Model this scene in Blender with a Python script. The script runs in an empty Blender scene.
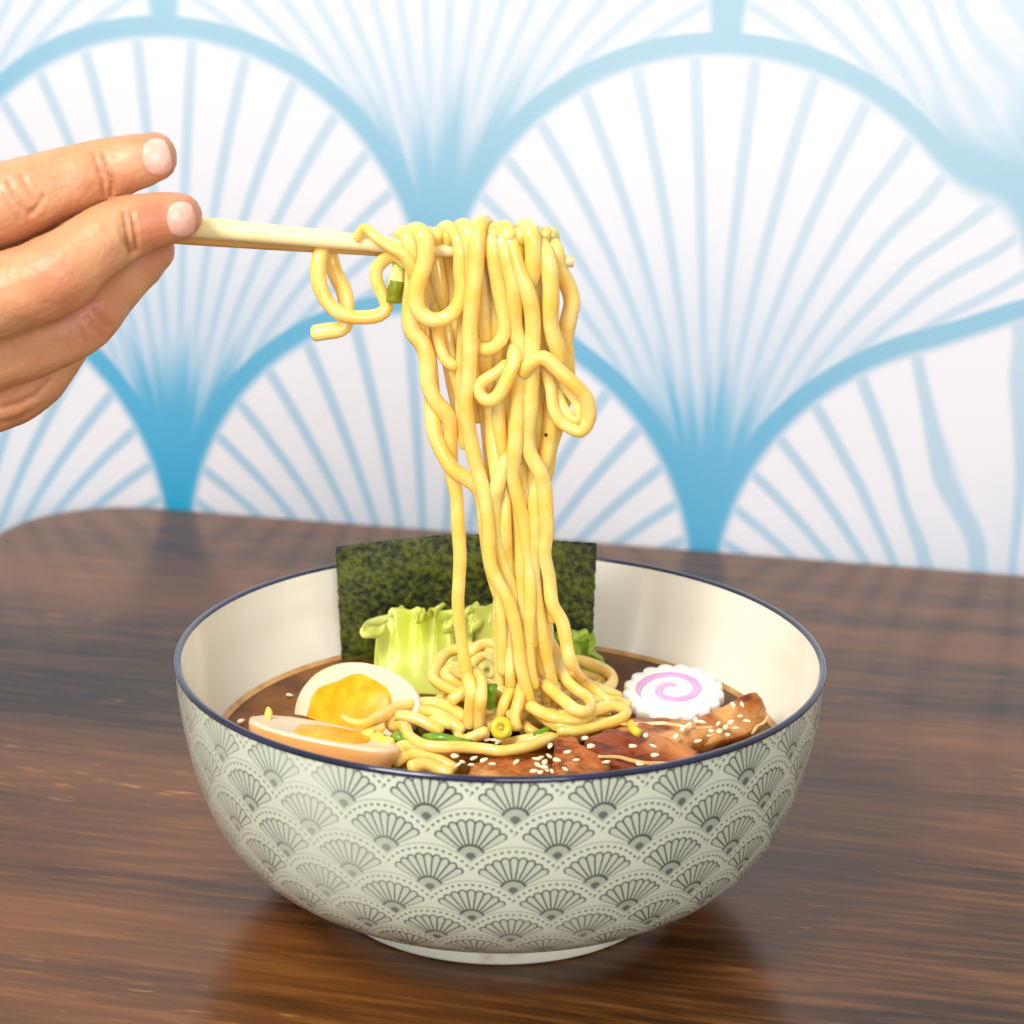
import bpy, bmesh, math, random
from mathutils import Vector, Matrix, noise
from mathutils.bvhtree import BVHTree
random.seed(7)
PI = math.pi
scene = bpy.context.scene
COL = scene.collection
V = Vector

# ------------------------------------------------------------------ camera
CAM = V((0.0007, -0.5506, 0.2745)); PITCH, ROLL, YAW, FPX = 0.2874, 0.0171, 0.0033, 2100.0
FW = V((math.sin(YAW)*math.cos(PITCH), math.cos(YAW)*math.cos(PITCH), -math.sin(PITCH)))
_rt = V((math.cos(YAW), -math.sin(YAW), 0)); _up = _rt.cross(FW)
RT = _rt*math.cos(ROLL) + _up*math.sin(ROLL)
UP = _up*math.cos(ROLL) - _rt*math.sin(ROLL)
cd = bpy.data.cameras.new('camera'); co = bpy.data.objects.new('camera', cd); COL.objects.link(co)
M = Matrix.Identity(4)
for i in range(3):
    M[i][0] = RT[i]; M[i][1] = UP[i]; M[i][2] = -FW[i]; M[i][3] = CAM[i]
co.matrix_world = M
cd.sensor_width = 36; cd.lens = FPX/1024*36; cd.clip_start = .01
cd.dof.use_dof = True; cd.dof.focus_distance = 0.575; cd.dof.aperture_fstop = 15
scene.camera = co

def ray(px, py): return FW + RT*((px-512)/FPX) - UP*((py-512)/FPX)
def on_y(px, py, y):
    d = ray(px, py); return CAM + d*((y-CAM.y)/d.y)
def on_z(px, py, z):
    d = ray(px, py); return CAM + d*((z-CAM.z)/d.z)
def proj(p):
    d = p-CAM; z = d.dot(FW)
    return 512+FPX*d.dot(RT)/z, 512-FPX*d.dot(UP)/z
def lerp(a, b, t): return a+(b-a)*t
def sstep(a, b, x):
    t = min(1, max(0, (x-a)/(b-a))); return t*t*(3-2*t)

# ------------------------------------------------------------------ object helpers
def tag(o, label=None, cat=None, group=None, kind=None):
    if label: o['label'] = label
    if cat: o['category'] = cat
    if group: o['group'] = group
    if kind: o['kind'] = kind
    return o
def empty(name, loc=(0, 0, 0)):
    o = bpy.data.objects.new(name, None); COL.objects.link(o); o.location = loc; o.empty_display_size = .01
    return o
def link_bm(name, bm, mats, parent=None, smooth=True, normals=True):
    if normals: bmesh.ops.recalc_face_normals(bm, faces=bm.faces[:])
    me = bpy.data.meshes.new(name); bm.to_mesh(me); bm.free()
    if smooth:
        for p in me.polygons: p.use_smooth = True
    for m in (mats if isinstance(mats, (list, tuple)) else [mats]): me.materials.append(m)
    o = bpy.data.objects.new(name, me); COL.objects.link(o)
    if parent:
        o.parent = parent; o.matrix_parent_inverse = Matrix.Translation(-parent.location)
    return o
def catmull(pts, step):
    P = [V(p) for p in pts]; P = [P[0]*2-P[1]] + P + [P[-1]*2-P[-2]]
    out = []
    for i in range(1, len(P)-2):
        a, b, c, d = P[i-1:i+3]
        n = max(2, int((c-b).length/step))
        for k in range(n):
            t = k/n
            out.append(.5*((2*b)+(c-a)*t+(2*a-5*b+4*c-d)*t*t+(3*b-a-3*c+d)*t**3))
    out.append(P[-2]); return out
def tube_bm(pts, rad, sides=10, step=.0016, flat=1.0, wob=0.0, seed=0, bm=None, cap=True):
    """round rod along a smooth path; rad = number or function of 0..1"""
    bm = bm or bmesh.new()
    C = catmull(pts, step) if step else [V(p) for p in pts]
    n = len(C); rf = rad if callable(rad) else (lambda t: rad)
    T = [(C[min(i+1, n-1)]-C[max(i-1, 0)]).normalized() for i in range(n)]
    N = T[0].orthogonal().normalized(); rings = []
    spec = []
    r0, r1 = rf(0), rf(1)
    if cap:
        for a in (0.15, .6): spec.append((C[0]-T[0]*r0*.55*math.cos(a*PI/2), T[0], r0*math.sin(a*PI/2)))
    for i in range(n):
        t = i/(n-1); r = rf(t)
        if wob: r *= 1+wob*noise.noise(V((seed*7.3, i*.22, 3.1)))
        spec.append((C[i], T[i], r))
    if cap:
        for a in (.6, .15): spec.append((C[-1]+T[-1]*r1*.55*math.cos(a*PI/2), T[-1], r1*math.sin(a*PI/2)))
    for p, t, r in spec:
        N = (N-t*N.dot(t)); N = N.normalized() if N.length > 1e-6 else t.orthogonal().normalized()
        B = t.cross(N)
        rings.append([bm.verts.new(p+(N*math.cos(2*PI*k/sides)+B*math.sin(2*PI*k/sides)*flat)*r) for k in range(sides)])
    for a, b in zip(rings, rings[1:]):
        for k in range(sides): bm.faces.new((a[k], a[(k+1) % sides], b[(k+1) % sides], b[k]))
    bm.faces.new(rings[0][::-1]); bm.faces.new(rings[-1])
    return bm
def lathe_bm(prof, seg=160, closed=False, uvfun=None):
    bm = bmesh.new(); rings = []
    for r, z in prof: rings.append([bm.verts.new((r*math.cos(2*PI*k/seg), r*math.sin(2*PI*k/seg), z)) for k in range(seg)])
    uv = bm.loops.layers.uv.new('UVMap') if uvfun else None
    idx = list(range(len(prof)-1)) + ([len(prof)-1] if closed else [])
    for i in idx:
        j = (i+1) % len(prof)
        for k in range(seg):
            f = bm.faces.new((rings[i][k], rings[i][(k+1) % seg], rings[j][(k+1) % seg], rings[j][k]))
            if uv:
                for l, (a, b) in zip(f.loops, ((i, k), (i, k+1), (j, k+1), (j, k))): l[uv].uv = uvfun(a, b/seg)
    return bm
def smooth_prof(prof, n):
    c = catmull([(r, z, 0) for r, z in prof], .0006); return [(p.x, p.y) for p in c]

# ------------------------------------------------------------------ node helpers
class X:
    """arithmetic on shader sockets"""
    def __init__(s, t, sock): s.t, s.s = t, sock
    def _m(s, op, *a, clamp=False):
        n = s.t.nodes.new('ShaderNodeMath'); n.operation = op; n.use_clamp = clamp
        for i, v in enumerate((s,)+a):
            if isinstance(v, X): s.t.links.new(v.s, n.inputs[i])
            else: n.inputs[i].default_value = v
        return X(s.t, n.outputs[0])
    def __add__(s, o): return s._m('ADD', o)
    __radd__ = __add__
    def __sub__(s, o): return s._m('SUBTRACT', o)
    def __rsub__(s, o): return (s*-1.0)+o
    def __mul__(s, o): return s._m('MULTIPLY', o)
    __rmul__ = __mul__
    def __truediv__(s, o): return s._m('DIVIDE', o)
    def __getattr__(s, k):
        ops = dict(abs='ABSOLUTE', ceil='CEIL', rnd='ROUND', sqrt='SQRT', pow='POWER', atan2='ARCTAN2', mx='MAXIMUM', mn='MINIMUM', lt='LESS_THAN', gt='GREATER_THAN', frac='FRACT', fmod='FLOORED_MODULO', sin='SINE', exp='EXPONENT', floor='FLOOR')
        if k in ops: return lambda *a: s._m(ops[k], *a)
        raise AttributeError(k)
    def step(s, a, b):
        n = s.t.nodes.new('ShaderNodeMapRange'); n.interpolation_type = 'SMOOTHSTEP'
        s.t.links.new(s.s, n.inputs['Value'])
        lo, hi, x, y = (a, b, 0., 1.) if a < b else (b, a, 1., 0.)
        for nm, v in (('From Min', lo), ('From Max', hi), ('To Min', x), ('To Max', y)): n.inputs[nm].default_value = v
        return X(s.t, n.outputs[0])
def hyp(a, b): return (a*a+b*b).sqrt()
def choose(c, a, b): return a*c + b*(1.0-c)
def lin(c):
    return tuple((x/255/12.92 if x/255 <= .04045 else ((x/255+.055)/1.055)**2.4) for x in c)+(1,)
def new_mat(name):
    m = bpy.data.materials.new(name); m.use_nodes = True
    t = m.node_tree; b = t.nodes['Principled BSDF']; return m, t, b
def val(t, v):
    n = t.nodes.new('ShaderNodeValue'); n.outputs[0].default_value = v; return X(t, n.outputs[0])
def mixc(t, f, a, b):
    n = t.nodes.new('ShaderNodeMix'); n.data_type = 'RGBA'
    ins = [n.inputs[0], n.inputs[6], n.inputs[7]]
    for i, v in zip(ins, (f, a, b)):
        if isinstance(v, X): t.links.new(v.s, i)
        elif hasattr(v, 'is_linked'): t.links.new(v, i)
        else: i.default_value = v
    return n.outputs[2]
def objco(t, which='Object'):
    n = t.nodes.new('ShaderNodeTexCoord'); return n.outputs[which]
def mapped(t, sock, scale=(1, 1, 1), rot=(0, 0, 0), loc=(0, 0, 0)):
    n = t.nodes.new('ShaderNodeMapping'); t.links.new(sock, n.inputs[0])
    n.inputs['Scale'].default_value = scale; n.inputs['Rotation'].default_value = rot; n.inputs['Location'].default_value = loc
    return n.outputs[0]
def sep(t, sock):
    n = t.nodes.new('ShaderNodeSeparateXYZ'); t.links.new(sock, n.inputs[0]); return [X(t, o) for o in n.outputs]
def comb(t, a, b, c=0.0):
    n = t.nodes.new('ShaderNodeCombineXYZ')
    for i, v in enumerate((a, b, c)):
        if isinstance(v, X): t.links.new(v.s, n.inputs[i])
        else: n.inputs[i].default_value = v
    return n.outputs[0]
def nz(t, vec, scale, detail=3, rough=.5, dist=0):
    n = t.nodes.new('ShaderNodeTexNoise'); t.links.new(vec, n.inputs['Vector'])
    n.inputs['Scale'].default_value = scale; n.inputs['Detail'].default_value = detail
    n.inputs['Roughness'].default_value = rough; n.inputs['Distortion'].default_value = dist
    return X(t, n.outputs[0])
def bump(t, b, h, strength=.3, dist=.001):
    n = t.nodes.new('ShaderNodeBump'); t.links.new(h.s, n.inputs['Height'])
    n.inputs['Strength'].default_value = strength; n.inputs['Distance'].default_value = dist
    t.links.new(n.outputs[0], b.inputs['Normal'])
def simple(name, c, rough=.5, c2=None, scale=200, spec=.5, sss=0, sr=(.004, .002, .001), coat=0, bmp=0, lo=.4, hi=.65, bs=None, detail=4):
    m, t, b = new_mat(name); co_ = objco(t)
    b.inputs['Roughness'].default_value = rough; b.inputs['Specular IOR Level'].default_value = spec
    b.inputs['Base Color'].default_value = lin(c)
    if c2: t.links.new(mixc(t, nz(t, co_, scale, detail).step(lo, hi), lin(c), lin(c2)), b.inputs['Base Color'])
    if sss:
        b.inputs['Subsurface Weight'].default_value = sss; b.inputs['Subsurface Radius'].default_value = (1, sr[1]/sr[0], sr[2]/sr[0]); b.inputs['Subsurface Scale'].default_value = sr[0]
    if coat: b.inputs['Coat Weight'].default_value = coat; b.inputs['Coat Roughness'].default_value = .08
    if bmp: bump(t, b, nz(t, co_, bs or scale*2, 4), bmp, .0006)
    return m

# ------------------------------------------------------------------ wall with the fan mural
WY, WYAW, WW, WS, WU0, WV0, RO, RI = .3466, -.2073, .2438, .470, .6305, -.391, .5138, .4766
AX = V((math.cos(WYAW), math.sin(WYAW), 0)); NB = V((-AX.y, AX.x, 0))   # along the wall, into the wall

def mural_material():
    m, t, b = new_mat('fan_mural')
    x, y, z = sep(t, objco(t))
    u = x*(1/WW)+WU0; v = z*(1/WW)+WV0
    # the printed sheet is rippled near its right end
    w1 = nz(t, comb(t, u*5.0, v*5.0, 4.2), 1.0, 1)
    w2 = nz(t, comb(t, u*5.0, v*5.0, 9.7), 1.0, 1)
    am = u.step(1.18, 1.45)
    fold = u.step(1.36, 1.56)          # a loose fold in the printed sheet
    u = u+(w1-.5)*am*.045-fold*.070
    v = v+(w2-.5)*am*.045-fold*.055
    fine = nz(t, comb(t, x, z, 0.0), 900, 2)
    def fan(mm):
        p = mm.fmod(2.0); xx = u-p*.5; dx = xx-xx.rnd(); dy = v-mm*WS
        r = hyp(dx, dy); inside = r.lt(RO)
        band = r.step(RI-.012, RI+.010)
        Y = dy+.56; rb = hyp(dx, Y); al = dx.atan2(Y)
        gg = rb.mx(.02).pow(.75)
        s = al/gg/.098
        fr = (s-.5); dl = (fr-fr.rnd()).abs()*.098*gg*rb
        hw = rb*.0060+.0020
        line = 1.0-((dl-hw)/.006).mx(0.0).mn(1.0)
        line = line*(1.0-r.step(RI-.01, RI+.01))
        sn = nz(t, comb(t, s*.55, mm*3.7, xx.rnd()*5.1), 1.0, 3, .6)
        base = (rb+(sn-.5)*.50).step(.60, .34)
        haze = (rb+(sn-.5)*.25).step(.86, .34)*.42
        spike = (dx.abs()+(rb*.03)).step(.026, .010)*rb.step(.60, .42)*.75
        k = (line*.54).mx(haze).mx(base).mx(band).mx(spike)
        return k, inside
    m0 = ((v-RO)/WS).ceil()
    k0, i0 = fan(m0); k1, i1 = fan(m0+1.0)
    k = choose(i0, k0, choose(i1, k1, val(t, 1.0)))
    k = (k*(.94+fine*.12)).mn(1.0)
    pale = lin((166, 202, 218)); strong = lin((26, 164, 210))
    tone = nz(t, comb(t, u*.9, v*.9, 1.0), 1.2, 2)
    ink = mixc(t, (v*-1.0+u*-.22+tone*.4+.46).mx(0.0).mn(1.0), pale, strong)  # glare painted into the ink: paler toward the top and right
    wht = lin((232, 232, 238))
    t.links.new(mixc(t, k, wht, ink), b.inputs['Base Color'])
    b.inputs['Roughness'].default_value = .37; b.inputs['Specular IOR Level'].default_value = .65
    return m
bm = bmesh.new()
for (a, c) in ((-1.5, -.75), (1.5, -.75), (1.5, 1.5), (-1.5, 1.5)): bm.verts.new((a, 0, c))
for (a, c) in ((-1.5, -.75), (1.5, -.75), (1.5, 1.5), (-1.5, 1.5)): bm.verts.new((a, .06, c))
vs = bm.verts[:] if bm.verts.ensure_lookup_table() is None else 0
for f in ((0, 1, 2, 3), (4, 7, 6, 5), (0, 4, 5, 1), (1, 5, 6, 2), (2, 6, 7, 3), (3, 7, 4, 0)): bm.faces.new([vs[i] for i in f])
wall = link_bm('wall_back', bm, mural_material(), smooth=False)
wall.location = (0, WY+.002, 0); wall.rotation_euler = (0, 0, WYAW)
tag(wall, 'white wall behind the table painted with blue overlapping fan scallops', 'wall', kind='structure')

# ------------------------------------------------------------------ floor
m, t, b = new_mat('floor_tile')
t.links.new(mixc(t, nz(t, objco(t), 6, 4).step(.3, .7), lin((120, 112, 104)), lin((150, 142, 132))), b.inputs['Base Color'])
b.inputs['Roughness'].default_value = .5
bm = bmesh.new(); bmesh.ops.create_grid(bm, x_segments=2, y_segments=2, size=1.6)
fl = link_bm('floor', bm, m, smooth=False); fl.location = (0, -.9, -.75); fl.rotation_euler = (0, 0, WYAW)
tag(fl, 'plain floor under the table', 'floor', kind='structure')

# ------------------------------------------------------------------ table
def wood_material():
    m, t, b = new_mat('dark_stained_wood')
    co_ = objco(t)
    warp = nz(t, mapped(t, co_, (3, 9, 3)), 1.0, 2)
    x, y, z = sep(t, co_)
    yy = y+(warp-.5)*.022
    vec = comb(t, x*3.4, yy*40.0, z*10.0)
    g1 = nz(t, vec, 1.0, 6, .62)
    g2 = nz(t, comb(t, x*22.0, yy*300.0, z*10.0), 1.0, 4, .6)
    g3 = nz(t, comb(t, x*3.2, yy*11.0, 2.0), 1.0, 3)
    pore = nz(t, comb(t, x*60.0, yy*480.0, 3.0), 1.0, 2).step(.60, .72)
    patch = nz(t, comb(t, x*7.0, yy*22.0, 5.0), 1.0, 3).step(.50, .66)
    c = mixc(t, (g1*.75+g3*1.0-.42).step(.16, .80), lin((30, 15, 5)), lin((124, 74, 32)))
    c = mixc(t, g2.step(.42, .75)*.34, c, lin((166, 108, 54)))
    c = mixc(t, pore*patch*.65, c, lin((204, 138, 70)))
    t.links.new(c, b.inputs['Base Color'])
    t.links.new((g2*.07+g1*.07+.11).s, b.inputs['Roughness'])
    b.inputs['Specular IOR Level'].default_value = .26
    bump(t, b, g2*.6+g1*.4, .22, .0005)
    return m
WOOD = wood_material()
table = empty('dining_table', (0, 0, -.75)); tag(table, 'dark brown stained wooden table with rounded corner under the bowl', 'table')
TM = Matrix.Translation((0, WY, 0)) @ Matrix.Rotation(WYAW, 4, 'Z')     # table frame: x along the wall, y into it
def corner_loop(x0, x1, y0, y1, r, n=14):
    pts = []
    for cx, cy, a0 in ((x1-r, y1-r, 0), (x0+r, y1-r, 90), (x0+r, y0+r, 180), (x1-r, y0+r, 270)):
        for k in range(n+1):
            a = math.radians(a0+90*k/n); pts.append((cx+r*math.cos(a), cy+r*math.sin(a)))
    return pts
bm = bmesh.new(); prev = None
lay = [(0, .006), (0, .0), (.0, -.0), (.0, -.0)]
loops = []
for inset, zz in ((.006, 0), (.003, -.0006), (.001, -.002), (0, -.005), (0, -.027), (.002, -.030), (.006, -.031)):
    loops.append([bm.verts.new((px, py, zz)) for px, py in corner_loop(-.2175+inset, .60-inset, -.70+inset, -.0005-inset, .054-inset)])
for a, c in zip(loops, loops[1:]):
    n = len(a)
    for k in range(n): bm.faces.new((a[k], a[(k+1) % n], c[(k+1) % n], c[k]))
bm.faces.new(loops[0]); bm.faces.new(loops[-1][::-1])
top = link_bm('table_top', bm, WOOD, smooth=False)
top.matrix_world = TM; top.parent = table; top.matrix_parent_inverse = Matrix.Translation((0, 0, .75))
for lx, ly in ((-.15, -.08), (.53, -.08), (-.15, -.63), (.53, -.63)):
    bm = bmesh.new()
    for zz, hw in ((-.031, .026), (-.10, .026), (-.72, .019), (-.75, .018)):
        pass
    rows = [[bm.verts.new((lx+sx*hw, ly+sy*hw, zz)) for sx, sy in ((-1, -1), (1, -1), (1, 1), (-1, 1))] for zz, hw in ((-.031, .026), (-.10, .026), (-.72, .019), (-.75, .018))]
    for a, c in zip(rows, rows[1:]):
        for k in range(4): bm.faces.new((a[k], a[(k+1) % 4], c[(k+1) % 4], c[k]))
    bm.faces.new(rows[0]); bm.faces.new(rows[-1][::-1])
    lg = link_bm('leg', bm, WOOD, smooth=False); lg.matrix_world = TM
    lg.parent = table; lg.matrix_parent_inverse = Matrix.Translation((0, 0, .75))

# ------------------------------------------------------------------ bowl
NF, BR, BS = 26.0, .68, .50
def bowl_pattern():
    m, t, b = new_mat('printed_ceramic')
    u, v, _ = sep(t, objco(t, 'UV'))
    den = nz(t, mapped(t, objco(t), (1, 1, .5), (0, 0, 0), (.031, .02, .0)), 17, 2)
    def fan(mm):
        p = mm.fmod(2.0); xx = u-p*.5; dx = xx-xx.rnd(); dy = v-mm*BS
        r0 = hyp(dx, dy); inside = r0.lt(BR)
        Y = dy-.02; r = hyp(dx, Y); th = dx.atan2(Y)
        d1 = (r0-.600).abs().step(.022, .010)*((th*44.0).sin()).step(-.3, .3)*.85
        d2 = (r0-.665).abs().step(.016, .006)*.35
        D = .228
        q = th/D; f = q-q.rnd()
        lat = f.abs()*D*r
        side = (0.5-f.abs())*D*r
        body = r.lt(.455)
        edge1 = side.step(.017, .006)
        cp = hyp(lat, r-.455)
        edge2 = (cp-.046).abs().step(.018, .006)
        capin = cp.lt(.05)
        zone = (q.rnd().abs()).lt(4.4)
        petal = choose(body, edge1, edge2*1.0)*zone*r.gt(.165)*r.lt(.525)
        fill = body.mx(capin)*zone*r.gt(.165)*r.lt(.525)*.17
        hub = (r-.16).abs().step(.026, .010)*Y.gt(-.02)
        hubf = r.lt(.16)*.40
        tip = r.lt(.06)*.9
        k = d1.mx(d2).mx(petal).mx(fill).mx(hub).mx(hubf).mx(tip)
        return k, inside
    m0 = ((v-BR)/BS).ceil()
    k0, i0 = fan(m0); k1, i1 = fan(m0+1.0)
    k = choose(i0, k0, choose(i1, k1, val(t, 0.0)))
    k = k*(den.step(.36, .62)*.50+.40)
    cream = lin((206, 212, 192)); c = mixc(t, k, cream, lin((38, 56, 58)))
    t.links.new(c, b.inputs['Base Color'])
    b.inputs['Roughness'].default_value = .16; b.inputs['Specular IOR Level'].default_value = .5
    return m
bowl = empty('ramen_bowl'); tag(bowl, 'cream ceramic ramen bowl with grey fan print and navy rim on the table', 'bowl')
out_p = smooth_prof([(.0500, .0070), (.0562, .0090), (.0645, .0122), (.0725, .0178), (.0782, .0248), (.0822, .0328), (.0853, .042), (.0876, .052), (.0891, .062), (.0898, .0712)], 60)
arc = [0.0]
for (r1, z1), (r2, z2) in zip(out_p, out_p[1:]): arc.append(arc[-1]+math.hypot(r2-r1, z2-z1)/((r1+r2)/2)*NF/(2*PI))
bm = lathe_bm(out_p, 192, uvfun=lambda i, k: (k*NF-19.7, arc[i]-arc[-1]+.50))
link_bm('outer_body', bm, bowl_pattern(), bowl)
GLAZE = simple('cream_glaze', (250, 244, 226), .14, (240, 226, 196), 40, coat=.3, lo=.5, hi=.95)
in_p = smooth_prof([(.0882, .0718), (.0872, .065), (.0850, .055), (.0803, .0445), (.073, .034), (.062, .0235), (.045, .0165), (.02, .0135), (.0005, .013)], 60)
link_bm('inner_body', lathe_bm(in_p, 160), GLAZE, bowl)
NAVY = simple('navy_glaze', (34, 38, 66), .12, (22, 26, 48), 60, coat=.4)
rim_p = [(.0897, .0708), (.09, .0711), (.0901, .0717), (.0898, .0723), (.0892, .0725), (.0886, .0723), (.0882, .0719), (.0881, .0716)]
link_bm('rim', lathe_bm(rim_p, 192, closed=True), NAVY, bowl)
foot_p = [(.0503, .0072), (.0494, .0064), (.0489, .004), (.0490, .001), (.0484, .0002), (.0464, .0), (.0450, .0006), (.0444, .005), (.0440, .0095), (.0500, .0088)]
link_bm('foot_ring', lathe_bm(foot_p, 160, closed=True), simple('foot_glaze', (232, 232, 214), .25, (196, 180, 146), 70, lo=.55, hi=.8), bowl)

# ------------------------------------------------------------------ broth
ZS = .0450
m, t, b = new_mat('broth')
cs = nz(t, objco(t), 60, 4)
t.links.new(mixc(t, cs.step(.35, .7), lin((84, 44, 8)), lin((128, 76, 20))), b.inputs['Base Color'])
b.inputs['Roughness'].default_value = .12; b.inputs['Specular IOR Level'].default_value = .10
bump(t, b, nz(t, objco(t), 120, 2), .05, .001)
bm = lathe_bm([(.0806, ZS+.0008), (.0799, ZS+.0003), (.0790, ZS), (.078, ZS), (.05, ZS), (.02, ZS), (.0005, ZS)], 128)
for f in bm.faces:
    if min(math.hypot(v_.co.x, v_.co.y) for v_ in f.verts) > .0785: f.material_index = 1      # oily edge of the soup
tag(link_bm('broth', bm, [m, simple('broth_edge', (206, 156, 84), .2, (176, 118, 50), 120)]), 'brown soy broth filling the bowl around the toppings', 'broth', kind='stuff')

# ------------------------------------------------------------------ nori sheet
m, t, b = new_mat('nori')
co_ = objco(t)
n1 = nz(t, co_, 520, 4, .6); n2 = nz(t, co_, 60, 3)
c = mixc(t, (n1*.85+n2*.65-.24).step(.36, .72), lin((14, 20, 3)), lin((88, 96, 16)))
t.links.new(c, b.inputs['Base Color']); b.inputs['Roughness'].default_value = .4; b.inputs['Specular IOR Level'].default_value = .3
bump(t, b, n1*.7+n2*.6, .8, .0012)
def nori():
    bm = bmesh.new(); nx, nzz = 72, 40
    topx = [(335, 549), (365, 545), (400, 541), (440, 537), (470, 536), (545, 541), (570, 543), (597, 545)]
    def ty(px):
        for (a, ya), (c_, yc) in zip(topx, topx[1:]):
            if px <= c_: return lerp(ya, yc, (px-a)/(c_-a))
        return topx[-1][1]
    G = [[], []]
    for side in (0, 1):
        for i in range(nx+1):
            s = i/nx; col = []
            px = lerp(335, 597, s)
            y = .0625 + .0030*math.sin(s*PI*1.15+.2) - .0025*s
            tp = on_y(px, ty(px)+1.3*noise.noise(V((i*.9, 0, 2))), y)
            for j in range(nzz+1):
                q = j/nzz
                ed = .0005*noise.noise(V((s*3, j*.6, 9)))*(1 if i in (0, nx) else 0)
                z = lerp(ZS-.003, tp.z, q)
                yy = y + (1-q)*-.0030 + .0008*noise.noise(V((s*5, q*3, 1))) + .0018*q*q
                xx = tp.x + ed + (1-q)*(.0022 if s < .5 else -.0008)*abs(s-.5)*2
                col.append(bm.verts.new((xx, yy+side*.0006, z)))
            G[side].append(col)
    for side in (0, 1):
        for i in range(nx):
            for j in range(nzz): bm.faces.new((G[side][i][j], G[side][i+1][j], G[side][i+1][j+1], G[side][i][j+1]))
    A, B = G
    for i in range(nx):
        for j in (0, nzz): bm.faces.new((A[i][j], A[i+1][j], B[i+1][j], B[i][j]))
    for j in range(nzz):
        for i in (0, nx): bm.faces.new((A[i][j], A[i][j+1], B[i][j+1], B[i][j]))
    return link_bm('nori_sheet', bm, m)
tag(nori(), 'dark green nori seaweed sheet standing against the back of the bowl', 'seaweed')

# ------------------------------------------------------------------ lettuce
LET = simple('lettuce', (204, 214, 74), .36, (230, 232, 140), 90, sss=.35, sr=(.003, .003, .001), bmp=.25, lo=.4, hi=.7)
LETD = simple('green_lettuce', (150, 186, 48), .4, (196, 214, 90), 140, sss=.3, sr=(.003, .003, .001), bmp=.3)
def leaf(name, label, mat, x0, x1, y0, y1, ztop, n, amp, seed, sx=.0, arch=.25, zb=None):
    bm = bmesh.new(); nu, nv = 260, 18; G = [[], []]
    zb = ZS-.004 if zb is None else zb
    for side in (0, 1):
        for i in range(nu+1):
            s = i/nu; col = []
            env = (1-(2*s-1)**4)
            for j in range(nv+1):
                q = j/nv
                ph = 2*PI*n*s + 2.2*noise.noise(V((s*3, seed, 0)))
                a = amp*1.25*q**2.6*(.65+.7*(noise.noise(V((s*5, seed+4, 0)))+.3))
                cq = max(0, q-.62); z = zb + (ztop-zb)*(q*1.16-2.4*cq*cq)*(1-arch+arch*env) + .0030*q*q*noise.noise(V((s*9, seed, 5))) + a*.22*math.sin(ph*2)*q + 0.0012*q*q*q*noise.noise(V((s*42, seed, 8)))
                x = lerp(x0, x1, s) + a*.9*math.sin(ph+.9) + sx*q*(s-.5)
                y = lerp(y0, y1, q) - .030*cq*cq*(1.4+math.sin(ph*.5)) + a*math.cos(ph) + .0015*noise.noise(V((s*4, q*3, seed)))
                th = .0011*(1-.5*q)
                col.append(bm.verts.new((x, y+side*th, z)))
            G[side].append(col)
    A, B = G
    for S_ in G:
        for i in range(nu):
            for j in range(nv): bm.faces.new((S_[i][j], S_[i+1][j], S_[i+1][j+1], S_[i][j+1]))
    for i in range(nu):
        for j in (0, nv): bm.faces.new((A[i][j], A[i+1][j], B[i+1][j], B[i][j]))
    for j in range(nv):
        for i in (0, nu): bm.faces.new((A[i][j], A[i][j+1], B[i][j+1], B[i][j]))
    return tag(link_bm(name, bm, mat), label, 'lettuce', 'lettuce leaves in front of the nori')
leaf('lettuce_leaf', 'pale green curly lettuce leaf beside the egg, left of the noodles', LET, -.0375, -.0085, .032, .047, .0730, 5.5, .0040, 1.0, .003)
leaf('lettuce_leaf', 'folded pale lettuce leaf just behind the lone hanging noodle', LET, -.016, .012, .040, .049, .0735, 4.5, .0040, 5.0, .003)
leaf('lettuce_leaf', 'small green frilly lettuce edge between noodle pile and nori right corner', LETD, .008, .031, .045, .053, .0625, 7.5, .0026, 9.0, .0, .75)

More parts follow.
